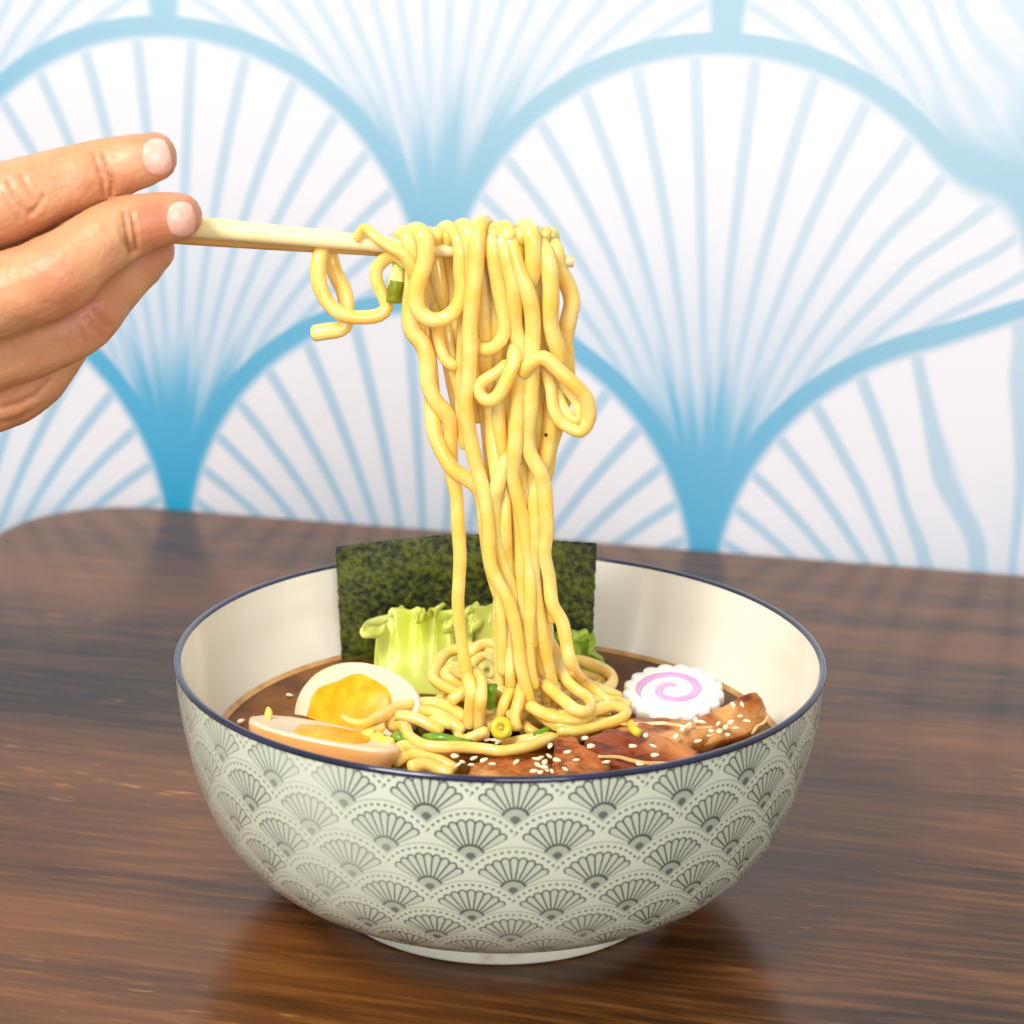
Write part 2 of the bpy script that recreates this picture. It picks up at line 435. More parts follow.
# ------------------------------------------------------------------ eggs
EGGW = simple('egg_white', (232, 212, 182), .3, (228, 192, 146), 60, sss=.3, sr=(.004, .0025, .0015), lo=.5, hi=.8)
EGGS = simple('stained_egg_skin', (226, 164, 96), .3, (238, 190, 130), 50, sss=.3, sr=(.004, .0025, .0015))
EGGP = simple('pale_egg_skin', (244, 230, 208), .25, (240, 214, 176), 50, sss=.3, sr=(.004, .0025, .0015), lo=.5, hi=.8)
YOLK = simple('soft_yolk', (242, 164, 12), .3, (250, 184, 36), 160, spec=.3, sss=.25, sr=(.003, .0015, .0005), bmp=.2, bs=300)
def egg(label, center, axis, normal, a, bw, depth, yc, yr, skin, white_edge=.0015, seed=0):
    """half egg: axis = long direction, normal = outward normal of the cut face"""
    n = V(normal).normalized(); ax = V(axis); ax = (ax-n*ax.dot(n)).normalized(); bx = n.cross(ax)
    root = empty('egg_half', center); tag(root, label, 'egg', 'marinated egg halves at the left of the bowl')
    c = V(center)
    def pt(l, w, h): return c+ax*l+bx*w+n*h
    bm = bmesh.new(); seg, rg = 56, 16; rows = []
    def outline(th):
        l = a*math.cos(th); w = bw*math.sin(th)*(1-.16*math.cos(th)); return l, w
    for j in range(rg):
        f = j/(rg-1)*PI/2*.97
        rr = math.cos(f); hh = -depth*math.sin(f)
        row = []
        for k in range(seg):
            l, w = outline(2*PI*k/seg); wv = 1+.012*noise.noise(V((l*200, w*200, j*.4+seed)))
            row.append(bm.verts.new(pt(l*rr*wv, w*rr*wv, hh)))
        rows.append(row)
    for A, B in zip(rows, rows[1:]):
        for k in range(seg): bm.faces.new((A[k], A[(k+1) % seg], B[(k+1) % seg], B[k]))
    bm.faces.new(rows[-1])
    # rounded lip closing to the cut face
    lip = []
    for f, h in ((.992, .0006), (.97, .0009), (.90, .0008), (.6, .0004), (.3, .0002)):
        lip.append([bm.verts.new(pt(outline(2*PI*k/seg)[0]*f, outline(2*PI*k/seg)[1]*f, h+.0002*noise.noise(V((k*.5, f*9, seed))))) for k in range(seg)])
    prev = rows[0]; cut = []
    for L in lip:
        for k in range(seg): cut.append(bm.faces.new((prev[k], prev[(k+1) % seg], L[(k+1) % seg], L[k])))
        prev = L
    cut.append(bm.faces.new(prev))
    for f in cut: f.material_index = 1
    link_bm('egg_white', bm, [skin, EGGW], root)
    bm = bmesh.new(); rows = []
    for j in range(9):
        f = j/8*PI/2
        row = []
        for k in range(44):
            th = 2*PI*k/44; wv = 1+.17*noise.noise(V((math.cos(th)*1.4, math.sin(th)*1.4, seed+2)))
            row.append(bm.verts.new(pt(yc[0]+yr*1.22*math.cos(th)*math.cos(f)*wv, yc[1]+yr*math.sin(th)*math.cos(f)*wv, .0004+.0016*math.sin(f)+.0003*noise.noise(V((k*.3, j, seed))))))
        rows.append(row)
    for A, B in zip(rows, rows[1:-1]):
        for k in range(44): bm.faces.new((A[k], A[(k+1) % 44], B[(k+1) % 44], B[k]))
    bm.faces.new(rows[-2])
    base = [bm.verts.new(v_.co-n*.003) for v_ in rows[0]]
    for k in range(44): bm.faces.new((rows[0][k], rows[0][(k+1) % 44], base[(k+1) % 44], base[k]))
    bm.faces.new(base); bmesh.ops.delete(bm, geom=rows[-1], context='VERTS')
    tag(link_bm('yolk', bm, YOLK, root), 'soft orange yolk')
c1 = on_y(357, 710, .010)
egg('halved egg with large soft orange yolk facing forward, leaning near the lettuce', c1, (1, .05, -.12), (-.40, -.74, .55), (.0202), .0140, .013, (-.0022, -.0010), .0116, EGGP, seed=1)
c2 = on_z(325, 735, .0535)
egg('tan skinned egg half lying by the front rim with narrow yolk showing', c2, (1, -.72, -.10), (.13, .24, .96), .0235, .0145, .0125, (.002, .001), .0096, EGGS, seed=4)

# ------------------------------------------------------------------ fish cake
def fishcake():
    root_c = on_z(673, 690, .0505); root = empty('fish_cake', root_c)
    tag(root, 'white scalloped fish cake slice with pink swirl, right of the noodles', 'fish cake')
    n = V((-.05, -.20, .98)).normalized(); ax = V((1, .02, .05)); ax = (ax-n*ax.dot(n)).normalized(); bx = n.cross(ax)
    R0 = .0150; seg = 144
    def pt(x, y, h): return root_c+ax*x+bx*y+n*h
    bm = bmesh.new(); rows = []
    for f, h in ((.3, -.004), (.93, -.004), (.985, -.0035), (1.0, -.0028), (1.0, -.0012), (.985, -.0003), (.95, 0), (.6, .0002), (.25, .0002)):
        row = []
        for k in range(seg):
            th = 2*PI*k/seg; lob = 1-.11*(1-abs(math.sin(th*8.5)))**1.2*(1 if f > .5 else 0)
            row.append(bm.verts.new(pt(R0*f*lob*math.cos(th), R0*f*lob*math.sin(th)*1.0, h)))
        rows.append(row)
    for A, B in zip(rows, rows[1:]):
        for k in range(seg): bm.faces.new((A[k], A[(k+1) % seg], B[(k+1) % seg], B[k]))
    bm.faces.new(rows[0]); bm.faces.new(rows[-1])
    link_bm('fish_cake_body', bm, simple('fish_paste', (250, 246, 240), .35, (244, 234, 220), 90, sss=.3, sr=(.003, .002, .002)), root)
    bm = bmesh.new(); L = []
    N = 90
    for i in range(N+1):
        q = i/N; th = -2.75 - q*2*PI*1.42
        r = R0*(.66-.53*q)
        w = .0014*(math.sin(min(1, q*8)*PI/2))*(1 if q < .9 else (1-q)/.1*.8+.2)*(1.1-.2*q)
        cx, cy = r*math.cos(th)*1.05, r*math.sin(th)
        tx, ty = math.cos(th), math.sin(th)
        L.append([bm.verts.new(pt(cx+tx*w*s_, cy+ty*w*s_, h)) for s_, h in ((-1, .0001), (-.7, .00045), (.7, .00045), (1, .0001))])
    for A, B in zip(L, L[1:]):
        for k in range(3): bm.faces.new((A[k], A[k+1], B[k+1], B[k]))
        bm.faces.new((A[3], A[0], B[0], B[3]))
    bm.faces.new(L[0]); bm.faces.new(L[-1])
    tag(link_bm('swirl', bm, simple('pink_swirl', (222, 172, 216), .35, (212, 156, 206), 120), root), 'pink spiral')
fishcake()

# ------------------------------------------------------------------ pork slices
def meat_material(name, c1, c2, c3):
    m, t, b = new_mat(name); co_ = objco(t)
    n1 = nz(t, mapped(t, co_, (1, 2.2, 1.4), (0, 0, .4)), 150, 5, .6); n2 = nz(t, co_, 70, 3)
    c = mixc(t, n1.step(.35, .62), lin(c1), lin(c2)); c = mixc(t, n2.step(.48, .68), c, lin(c3))
    t.links.new(c, b.inputs['Base Color']); b.inputs['Roughness'].default_value = .34; b.inputs['Specular IOR Level'].default_value = .4
    bump(t, b, n1*.8+n2*.3, 1.0, .0016); return m
MEAT = meat_material('braised_pork', (108, 46, 12), (182, 102, 44), (222, 162, 96))
MEATD = meat_material('glazed_pork_edge', (92, 32, 10), (152, 72, 30), (206, 130, 70))
FAT = simple('pork_fat', (240, 212, 158), .3, (226, 176, 110), 160, sss=.25, sr=(.003, .0015, .001), bmp=.4)
def slab(name, label, cat, outline, zs, th, mat, group, fat=None, seed=0, tilt=None):
    """irregular slice: outline in pixels, each vertex with its own height; th = thickness"""
    P = [on_z(px, py, z) for (px, py), z in zip(outline, zs)]
    cen = sum(P, V())/len(P)
    root = empty(name, cen); tag(root, label, cat, group)
    ring = catmull(P+[P[0]], .0022)[:-1]
    nrm = V()
    for a, b_ in zip(ring, ring[1:]+ring[:1]): nrm += (a-cen).cross(b_-cen)
    nrm.normalize(); nrm = nrm if nrm.z > 0 else -nrm
    bm = bmesh.new(); rows = []
    for f, h in ((.05, .0), (.35, .0), (.65, .0), (.86, 0), (.95, -.0004), (.99, -.0012), (1, -th*.5), (.985, -th*.85), (.93, -th), (.3, -th)):
        row = []
        for k, p in enumerate(ring):
            q = cen+(p-cen)*f
            w = .0010*noise.noise(q*320+V((seed, 0, 0)))+.0011*noise.noise(q*110+V((0, seed, 0)))
            row.append(bm.verts.new(q+nrm*(h+w)))
        rows.append(row)
    n = len(ring)
    for A, B in zip(rows, rows[1:]):
        for k in range(n): bm.faces.new((A[k], A[(k+1) % n], B[(k+1) % n], B[k]))
    bm.faces.new(rows[0][::-1]); bm.faces.new(rows[-1])
    link_bm('lean_meat', bm, mat, root)
    for (i0, i1, off, wd) in (fat or []):
        # fat seam riding over the slice from outline point i0 to i1
        a, b_ = P[i0], P[i1]; pts = []
        for k in range(8):
            q = a.lerp(b_, k/7); q = cen+(q-cen)*off
            pts.append(q+nrm*(.0002+.0006*noise.noise(q*200))+V((0, .0008*math.sin(k*1.3+seed), 0)))
        bb = tube_bm(pts, lambda t_: wd*.75*(.55+.45*math.sin(PI*t_)), 10, .0015, .6, .3, seed)
        tag(link_bm('fat_seam', bb, FAT, root), 'pale strip of fat')
    return root
PG = 'braised pork slices along the front right of the bowl'
slab('pork_slice', 'dark red braised pork slice in the middle with sesame on it', 'pork', [(585, 737), (612, 727), (650, 731), (690, 745), (702, 752), (672, 766), (625, 768), (598, 757)], [.0555, .0560, .055, .053, .052, .0500, .0500, .053], .006, MEATD, PG, [(5, 7, 1.0, .0008)], 1)
slab('pork_slice', 'upright pork slice leaning on the right wall of the bowl', 'pork', [(688, 722), (725, 704), (758, 690), (768, 718), (752, 733), (722, 742), (695, 748), (660, 742)], [.054, .057, .060, .052, .050, .0495, .0495, .051], .006, MEAT, PG, [(3, 4, .98, .0011)], 2)
slab('pork_slice', 'flat pork slice lying behind the dark red slice, below the fish cake', 'pork', [(600, 722), (640, 716), (690, 718), (712, 728), (690, 742), (640, 740)], [.053, .053, .053, .053, .052, .053], .005, MEAT, PG, [(0, 3, 1.0, .0008)], 3)
slab('pork_slice', 'brown pork chunk pointing up beside the foot of the noodles', 'pork', [(556, 735), (572, 733), (586, 748), (612, 765), (590, 778), (552, 778), (553, 755)], [.0560, .0560, .0545, .051, .050, .050, .053], .006, MEAT, PG, None, 4)
slab('pork_slice', 'low pork piece at the front centre rim under scattered sesame', 'pork', [(470, 762), (490, 755), (520, 755), (552, 762), (556, 780), (510, 786), (470, 782)], [.050, .0515, .0515, .051, .049, .048, .048], .005, MEAT, PG, None, 5)

# ------------------------------------------------------------------ chopsticks
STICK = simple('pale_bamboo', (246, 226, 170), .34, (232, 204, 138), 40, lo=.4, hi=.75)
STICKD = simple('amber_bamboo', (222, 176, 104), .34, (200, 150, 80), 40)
def chopstick(p0, p1, r0, r1, label, mat):
    d = p1-p0
    pts = [p0+d*(k/30) for k in range(31)]
    bm = tube_bm(pts, lambda t_: r0+(r1-r0)*sstep(.35, 1, t_), 16, None, 1.0, cap=False)
    return tag(link_bm('chopstick', bm, mat), label, 'chopsticks', 'pair of chopsticks in the hand')
def extend(a, b_, k): return a+(a-b_)*k
pa, pb = on_y(200, 227.5, .0038), on_y(574, 262.0, .0005)
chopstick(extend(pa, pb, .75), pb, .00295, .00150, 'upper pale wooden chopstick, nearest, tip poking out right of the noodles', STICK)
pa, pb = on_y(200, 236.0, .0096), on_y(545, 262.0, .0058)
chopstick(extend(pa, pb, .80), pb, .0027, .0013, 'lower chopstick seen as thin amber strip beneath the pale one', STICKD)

# ------------------------------------------------------------------ noodles
def noodle_material(name, c, c2):
    m, t, b = new_mat(name)
    b.inputs['Roughness'].default_value = .24; b.inputs['Specular IOR Level'].default_value = .5
    n = nz(t, objco(t), 130, 3)
    t.links.new(mixc(t, n.step(.35, .7), lin(c), lin(c2)), b.inputs['Base Color'])
    b.inputs['Subsurface Weight'].default_value = .7; b.inputs['Subsurface Scale'].default_value = .0045
    b.inputs['Subsurface Radius'].default_value = (1, .58, .14)
    b.inputs['Coat Weight'].default_value = .35; b.inputs['Coat Roughness'].default_value = .1
    bump(t, b, nz(t, objco(t), 500, 3), .12, .0006)
    return m
NOOD = noodle_material('egg_noodle', (246, 199, 94), (250, 216, 132))
NOODB = NOOD
Y0 = .0045
GL = 'noodles lifted by the chopsticks'; GP = 'noodles piled in the bowl'
def noodle(label, pts, r=.00235, group='noodles lifted by the chopsticks', seed=None):
    """points: (px, py, depth in mm behind the chopsticks) or (px, py, 'z', height)"""
    P = []
    for p in pts:
        P.append(on_z(p[0], p[1], p[3]) if len(p) == 4 else on_y(p[0], p[1], Y0+p[2]*.001))
    if not callable(r) and group != GP:
        r0_ = r; r = lambda t_: r0_*(1-.22*sstep(.25, .9, t_))
    sd = seed if seed is not None else random.random()*50
    bm = tube_bm(P, r, 12, .0014, .9, .10, sd)
    o = link_bm('noodle', bm, NOOD)
    return tag(o, label, 'noodle', group)
GL = 'noodles lifted by the chopsticks'; GP = 'noodles piled in the bowl'
noodle('noodle curling in an open loop, farthest left under the chopsticks, blunt end pointing left',
  [(315, 333, 3), (328, 331, 3), (340, 329, 3), (346, 322, 3.5), (346.5, 305, 4), (343, 289, 5), (335, 273, 6), (330, 256, 7), (327, 243, 5), (323, 243, 2), (321, 252, 0), (318, 268, -1.5), (320, 287, -2), (329, 304, -2.5), (344, 315, -3), (362, 317.5, -2.5), (379, 315, -1.5), (387, 307, -1), (383, 295, -1), (376.5, 281, -1), (377, 268, -1), (385, 259, -2), (396, 256, -4), (407, 264, -5.5)])
noodle('short pale noodle scrap draped over the chopstick left of the bundle', [(357, 239, -4.6), (361, 231, -4.6), (366, 228, -5.5), (376, 237, -7.6), (389, 246, -8), (403, 254, -8), (411, 266, -7), (414, 280, -5)], lambda t_: .0012+.0009*t_)
noodle('noodle making a wide U loop at the top left of the bundle',
  [(405, 250, 4), (408, 236, 1), (415, 230, -4), (422, 233, -7.5), (426, 245, -8.5), (425, 262, -8), (419, 280, -8), (416, 296, -8), (418, 309, -8), (427, 318, -8), (439, 320, -8), (451, 314, -8), (459.5, 303, -8), (462, 287, -8), (460, 270, -8), (460, 251, -8.5), (457, 237, -7), (450, 228, -4), (443, 228, 0), (438, 238, 5), (437, 255, 5)])
noodle('leftmost strand that swings out and then hangs alone down to the bowl',
  [(398, 244, 3), (402, 233, -1), (408, 236, -6), (412, 252, -6), (413, 275, -5), (411, 300, -5), (410.5, 318, -5), (413, 332, -5), (422, 343, -5), (427.5, 360, -5), (428, 381, -5), (434, 399, -5), (444, 411, -4), (450, 422, -3), (450, 440, -2), (451, 468, -1), (456, 492, -1), (458, 524, -1), (460, 555, -1), (459, 580, -1), (458, 603, -1), (460.5, 632, -1), (465, 664, -1), (469, 690, -1)], .0023)
noodle('wavy strand crossing behind the leftmost one and rejoining the bundle',
  [(432, 255, 8), (430, 290, 7), (428, 330, 5), (430, 370, 3), (432, 398, 1), (433, 420, -3), (435, 435, -4), (443, 454, -5), (453, 469, -5), (467, 478.5, -4), (478, 489, -3), (483, 505, -2), (485, 530, -2), (488, 555, -1), (494, 580, 0), (503, 610, 1), (508, 640, 2), (506, 668, 2), (498, 690, 2)])
noodle('short noodle with blunt end curling inside the upper left of the bundle', [(441, 268, 6), (438, 300, 3), (438, 325, 0), (440, 345, -2), (446, 360, -3), (455, 366, -3)], .0022)
noodle('long front strand running from the top of the bundle down to the front pork',
  [(489, 250, 6), (488, 234, 3), (484, 223, -3), (479, 226, -8.5), (477, 240, -11), (476, 268, -11), (473, 292, -11), (470, 327, -10), (470, 350, -10), (469, 379, -9), (466, 402, -8), (468, 425, -7), (471, 441, -6), (475, 461, -6), (481, 481, -6), (486, 503, -6), (488.5, 532, -6), (489, 555, -6), (493, 573, -6), (508, 601, -6), (517, 634, -6), (520.5, 665, -6), (528, 694, -6), (537, 712, -6), (556, 725, 'z', .0535), (578, 727, 'z', .0530), (604, 722, 'z', .052)])
noodle('strand hanging second from the wide loop with its blunt end halfway down',
  [(452, 246, 5), (455, 234, 1), (462, 226, -4), (468, 232, -8.5), (471, 247, -9), (471, 268, -8), (466, 300, -6), (464, 340, -4), (462, 380, -3), (462, 410, -3), (464, 432, -2), (466, 446, -2)])
noodle('noodle doubling back in a U turn at the upper middle of the bundle',
  [(486, 245, 5), (486, 233, 0), (489, 231, -6), (492, 245, -9.5), (495, 265, -9.5), (499, 290, -9), (503, 310, -9), (505, 326, -9), (501, 340, -9), (491, 348.5, -9), (482, 348.5, -8), (476, 342, -5), (474, 325, -2)])
noodle('strand left of centre front, swelling out at the top right of the U turn',
  [(493, 242, 5), (493, 231, 0), (497, 230, -6), (503, 248, -9.5), (509, 268, -10), (514, 285, -10), (514, 304, -9), (514, 325, -8), (519, 347, -8), (518, 383, -8), (518, 409, -8), (516, 438, -8), (513.5, 461, -7), (513, 478, -6), (517.5, 498, -5), (524, 522, -4), (527, 547, -4), (530, 570, -4), (530, 601, -4), (528, 632, -4), (529, 660, -4), (533, 686, -4)])
noodle('strand sweeping diagonally from the chopsticks to right of centre',
  [(503, 240, 5), (502, 229, 0), (506, 229, -6), (511, 246, -9), (517, 268, -10), (525, 286, -10.5), (531, 305, -10), (533, 327, -9), (532, 350, -9), (531, 383, -8), (529.5, 409, -8), (527, 440, -7), (532, 458, -7), (539, 470, -7), (544, 485, -6), (546, 510, -6), (547, 530, -5), (544, 553, -4), (549, 577, -3), (552, 603, -3), (562, 622, -3), (566, 642, -3), (571, 663, -3), (584, 682, 'z', .0570), (604, 691, 'z', .0545), (618, 697, 'z', .0525)])
noodle('strand arching over the chopsticks just right of the yellow scallion bit',
  [(518, 245, 5), (519, 232, 0), (524, 226, -4), (530, 232, -9), (533.5, 251, -9.5), (532, 274, -8.5), (527, 290, -6), (524, 315, -4), (525, 350, -3), (524, 400, -2), (522, 440, -2), (510, 455, -5), (503, 466, -6), (497, 487, -6), (494, 503, -5), (496, 530, -4), (502, 560, -3), (512, 590, -2), (518, 620, -1), (522, 650, 0), (525, 680, 1), (526, 705, 2)])
noodle('strand on the right shoulder of the bundle running straight down',
  [(533, 255, 5), (533, 241, 0), (537, 240, -5), (543, 249, -8), (549, 268, -9), (551, 292, -9), (550, 318, -8), (553, 336, -7), (558, 352, -6), (558, 375, -4), (553, 400, -3), (550, 430, -3), (546, 455, -3), (538, 480, -3), (535, 505, -4), (535.5, 531, -4), (533, 556, -4), (535, 590, -3), (541, 625, -2), (546, 655, -1), (551, 680, 1), (557, 702, 3)])
noodle('outermost right strand bowing away from the bundle below the chopstick tip',
  [(545, 258, 6), (545, 245, 1), (549, 242, -3), (555, 250, -5), (560, 270, -4), (568, 286, -3), (572, 302, -3), (569, 318, -3), (565, 340, -2), (567, 365, -1), (566, 390, 0), (558, 420, 0), (551, 445, 0), (547, 470, 0), (541, 500, 0), (540, 540, 0), (546, 580, 0), (552, 620, 0)])
noodle('noodle forming the big loop that sticks out at the right of the bundle',
  [(524, 372, -9), (531, 363, -10.5), (539, 358, -11), (547, 359.5, -11), (558, 370, -11), (570, 381, -11), (580, 390, -10), (588, 403, -9), (589, 419, -8), (581, 431, -7), (569, 427, -7), (558, 419, -7), (552.5, 405, -7), (551, 390, -7), (547, 376, -6), (543, 360, -4)], .0023)
noodle('inner noodle nested inside the loop at the right of the bundle',
  [(556, 372, -3), (563, 382, -4), (573, 394, -5), (579, 405, -6), (579.5, 416, -6), (573, 419, -6), (565, 411, -6), (559, 398, -5), (556, 384, -3)], .0021)
noodle('noodle bent in a hairpin at mid height left of centre with a rounded tip',
  [(516, 330, -4), (515, 348, -8), (513, 364, -10.5), (508, 377, -11), (503, 388, -11), (496, 397.5, -11), (487, 400.5, -10.5), (480, 394, -10), (480, 385, -10), (486, 378.5, -10.5), (497, 372, -10), (506, 364, -9)], .0022)
# strands deeper in the bundle, nothing tells them apart
for i, (xs, a) in enumerate(((428, 3), (435, 1), (442, 3), (449, 1), (456, 3), (474, -1), (480, -4), (487, -2), (493, -4), (500, -2), (507, -4), (514, -2), (521, -3), (528, -1), (536, -2), (543, -1), (549, 1))):
    long_ = xs > 470
    p = [(xs+4, 255, a+3), (xs+3, 238, a-2), (xs, 235, a-5)]
    y = 252
    end = 655+70*random.random() if long_ else 436
    while y < end:
        f = (y-250)/400
        cx = lerp(xs, 512+(xs-508)*.55, min(1, f*1.6)) + (20*max(0, f-.2) if xs < 460 else 0) + (22*max(0, f-.35) if xs > 500 else 12*max(0, f-.5))
        p.append((cx+3.2*noise.noise(V((xs, y*.018, 1))), y, a+2.5*noise.noise(V((xs, y*.02, 6)))+(4.5*max(0, f-.5) if long_ else 0)))
        y += 28
    noodle('noodle half hidden inside the hanging bundle', p, .0023, 'hidden noodles inside the hanging bundle', seed=xs)
# pile in the bowl
def pz(l): return [(x, y, 'z', z) for x, y, z in l]
pile = [
 ('noodle bent in a sharp corner at the left of the pile over the lettuce', [(497, 662, .0600), (485, 650, .0605), (468, 648, .0605), (448, 652, .0595), (438, 664, .0580), (433, 677, .0565), (441, 685, .0560), (456, 692, .0560), (470, 699, .0560)]),
 ('noodle nested inside the sharp corner noodle at the left of the pile', [(474, 672, .0580), (459, 667, .0580), (450, 669, .0575), (445, 675, .0565), (452, 681, .0560), (466, 687, .0560), (476, 693, .0550)]),
 ('noodle arching across the top of the pile behind the lone strand', [(470, 652, .0620), (480, 645, .0625), (493, 644, .0625), (504, 649, .0620), (509, 662, .0605), (505, 680, .0590)]),
 ('small pale noodle arc under the top arch of the pile', [(472, 664, .0600), (482, 657, .0605), (494, 660, .0600), (500, 672, .0590), (496, 686, .0575)]),
 ('noodle end hanging straight down in front of the pile, left one of a pair', [(456, 671, .0570), (463, 673, .0615), (469, 681, .0630), (471, 694, .0600), (470, 708, .0555), (469, 726, .0500)]),
 ('noodle end hanging straight down in front of the pile, right one of a pair', [(468, 668, .0600), (476, 673, .0625), (481, 684, .0620), (481, 697, .0595), (479, 712, .0545), (478, 728, .0495)]),
 ('short slanting noodle between green scallion and front strand', [(519, 676, .0610), (511, 690, .0590), (504, 704, .0560), (499, 720, .0510)]),
 ('noodle dropping at centre front behind the scallion ring', [(522, 685, .0610), (519, 700, .0580), (515, 716, .0540), (517, 728, .0510)]),
 ('noodle folded in a hairpin right of centre in the pile', [(540, 680, .0600), (551, 690, .0600), (563, 700, .0595), (574, 709, .0585), (585, 712, .0575), (591, 706, .0570), (587, 697, .0575), (574, 688, .0590), (563, 674, .0610), (558, 655, .0640)]),
 ('noodle kinked near the orange gap at the right side of the pile', [(548, 640, .0680), (556, 652, .0650), (557, 664, .0625), (550, 678, .0600), (556, 690, .0580)]),
 ('noodle looping round at the far right of the pile toward the fish cake', [(560, 668, .0560), (575, 660, .0550), (592, 664, .0540), (607, 671, .0535), (613, 680, .0530), (606, 689, .0530), (588, 693, .0550)]),
 ('flat noodle lying inside the far right loop', [(575, 672, .0510), (588, 677, .0505), (600, 681, .0505), (596, 687, .0505)]),
 ('noodle ending in a bend above the dark red pork slice', [(560, 716, .0560), (580, 715, .0560), (598, 709, .0560), (612, 706, .0555), (625, 710, .0545), (622, 718, .0540), (600, 726, .0530), (578, 731, .0525), (560, 731, .0525)]),
 ('noodle curling along the bottom right edge of the pile', [(590, 700, .0550), (605, 703, .0545), (618, 702, .0535), (628, 706, .0525)]),
 ('pale noodle trailing from the yolk across to the pile', [(343, 717, .0560), (353, 722, .0560), (366, 723, .0555), (380, 717, .0545), (398, 708, .0535), (416, 704, .0530), (434, 703, .0530), (450, 708, .0530), (464, 717, .0520)]),
 ('noodle loop at front left beside the yellow crumbs, long tail to the pork', [(440, 731, .0500), (428, 724, .0515), (414, 718, .0525), (399, 716, .0525), (390, 720, .0520), (393, 727, .0510), (404, 727, .0530), (409, 736, .0530), (424, 745, .0530), (442, 747, .0530), (460, 747, .0528), (485, 749, .0525), (503, 751, .0525), (530, 746, .0525), (551, 738, .0525)]),
 ('noodle curl nearest the front left rim', [(412, 758, .0480), (401, 754, .0500), (400, 747, .0510), (411, 746, .0515), (424, 752, .0510), (440, 752, .0505), (456, 750, .0500)]),
 ('lowest noodle arc touching the front left rim', [(396, 762, .0500), (408, 756, .0505), (424, 755, .0505), (440, 760, .0495), (454, 768, .0480)]),
 ('short noodle sliver under the lowest arc at the front rim', [(411, 767, .0490), (424, 764, .0490), (438, 768, .0480), (450, 774, .0470)]),
 ('noodle crossing diagonally under the top arch of the pile', [(452, 700, .0560), (466, 690, .0585), (484, 684, .0590), (500, 690, .0580), (512, 702, .0555)]),
 ('noodle curving beside the orange gap down to the ring of scallion', [(531, 672, .0610), (526, 690, .0590), (521, 706, .0560), (510, 716, .0535)]),
 ('noodle sweeping low in front of the hairpin noodle', [(530, 706, .0565), (545, 714, .0560), (560, 719, .0555), (578, 720, .0550), (592, 716, .0545)]),
 ('noodle bridging from the hairpin to the far right loop', [(566, 684, .0585), (580, 683, .0575), (594, 690, .0565), (604, 699, .0555), (613, 702, .0550)]),
 ('thin noodle lying across broth left of the straight ends', [(402, 713, .0500), (418, 711, .0515), (434, 713, .0520), (448, 720, .0510), (462, 730, .0490)]),
]
for lab, l in pile: noodle(lab, pz(l), (lambda t_: .0008+.0010*sstep(0, .3, t_)) if 'yolk across' in lab else .00180, GP)
for i in range(20):       # noodles below the surface of the pile
    a = random.random()*6.28; cx, cy = random.uniform(-.012, .022), random.uniform(-.004, .026)
    P = []
    for k in range(9):
        th = a+k*.55; rr = random.uniform(.008, .013)
        P.append((cx+rr*math.cos(th), cy+rr*.8*math.sin(th), .0480+.0018*math.sin(k*1.7+i)+.0055*math.exp(-((cx-.004)**2+(cy-.012)**2)/.00012)))
    bm = tube_bm(P, .0018, 10, .0016, .9, .1, i)
    tag(link_bm('noodle', bm, NOOD), 'noodle half sunk in broth under the pile', 'noodle', 'sunken noodles under the pile')

# ------------------------------------------------------------------ scallions, crumbs and sesame
GRN = simple('scallion_green', (92, 142, 30), .3, (140, 178, 50), 200, sss=.2, sr=(.002, .002, .0005))
LGRN = simple('scallion_pale', (206, 214, 96), .3, (228, 228, 140), 200, sss=.3, sr=(.002, .002, .0005))
YEL = simple('scallion_yellow', (228, 204, 30), .3, (214, 196, 60), 200, sss=.3, sr=(.002, .002, .0005))
def ring_piece(label, c, axis, R_, r_in, h, mat, name='scallion_ring'):
    a = V(axis).normalized(); u_ = a.orthogonal().normalized(); w_ = a.cross(u_); c = V(c)
    bm = bmesh.new(); rows = []
    for r, z in ((R_, -h), (R_*1.03, 0), (R_, h), ((R_+r_in)/2, h*1.1), (r_in, h), (r_in*.96, 0), (r_in, -h), ((R_+r_in)/2, -h*1.1)):
        rows.append([bm.verts.new(c+(u_*math.cos(2*PI*k/28)*(1+.06*math.sin(2*k*2*PI/28))+w_*math.sin(2*PI*k/28))*r+a*z) for k in range(28)])
    for i in range(8):
        A, B = rows[i], rows[(i+1) % 8]
        for k in range(28): bm.faces.new((A[k], A[(k+1) % 28], B[(k+1) % 28], B[k]))
    return tag(link_bm(name, bm, mat), label, 'scallion', 'chopped scallion pieces')
TOCAM = (CAM-V((0, 0, .06))).normalized()
ring_piece('yellow green scallion ring at the foot of the noodles', on_z(501, 724, .0535)-V((0, .003, 0)), TOCAM+V((.15, 0, .1)), .0030, .0009, .0013, YEL)
ring_piece('round pale scallion slice tucked in the pile beside the lone strand', on_z(487, 671, .0600), TOCAM+V((-.1, 0, .3)), .0028, .0008, .0012, LGRN)
def bit(label, pts, r, mat, mat2=None, hollow=False):
    P = [on_z(p[0], p[1], p[3]) if len(p) == 4 else on_y(p[0], p[1], Y0+p[2]*.001) for p in pts]
    bm = tube_bm(P, r, 12, .001, .75, .15, random.random()*9, cap=False)
    if mat2:
        bm.faces.ensure_lookup_table()
        n = len(bm.faces)
        for i, f in enumerate(bm.faces):
            if i > n*.55: f.material_index = 1
    return tag(link_bm('scallion_piece', bm, [mat, mat2] if mat2 else mat, smooth=True), label, 'scallion', 'chopped scallion pieces')
bit('green scallion upright between the noodles at the middle of the pile', [(492, 686, 'z', .0610), (491, 697, 'z', .0575), (490, 711, 'z', .0530)], .0018, GRN)
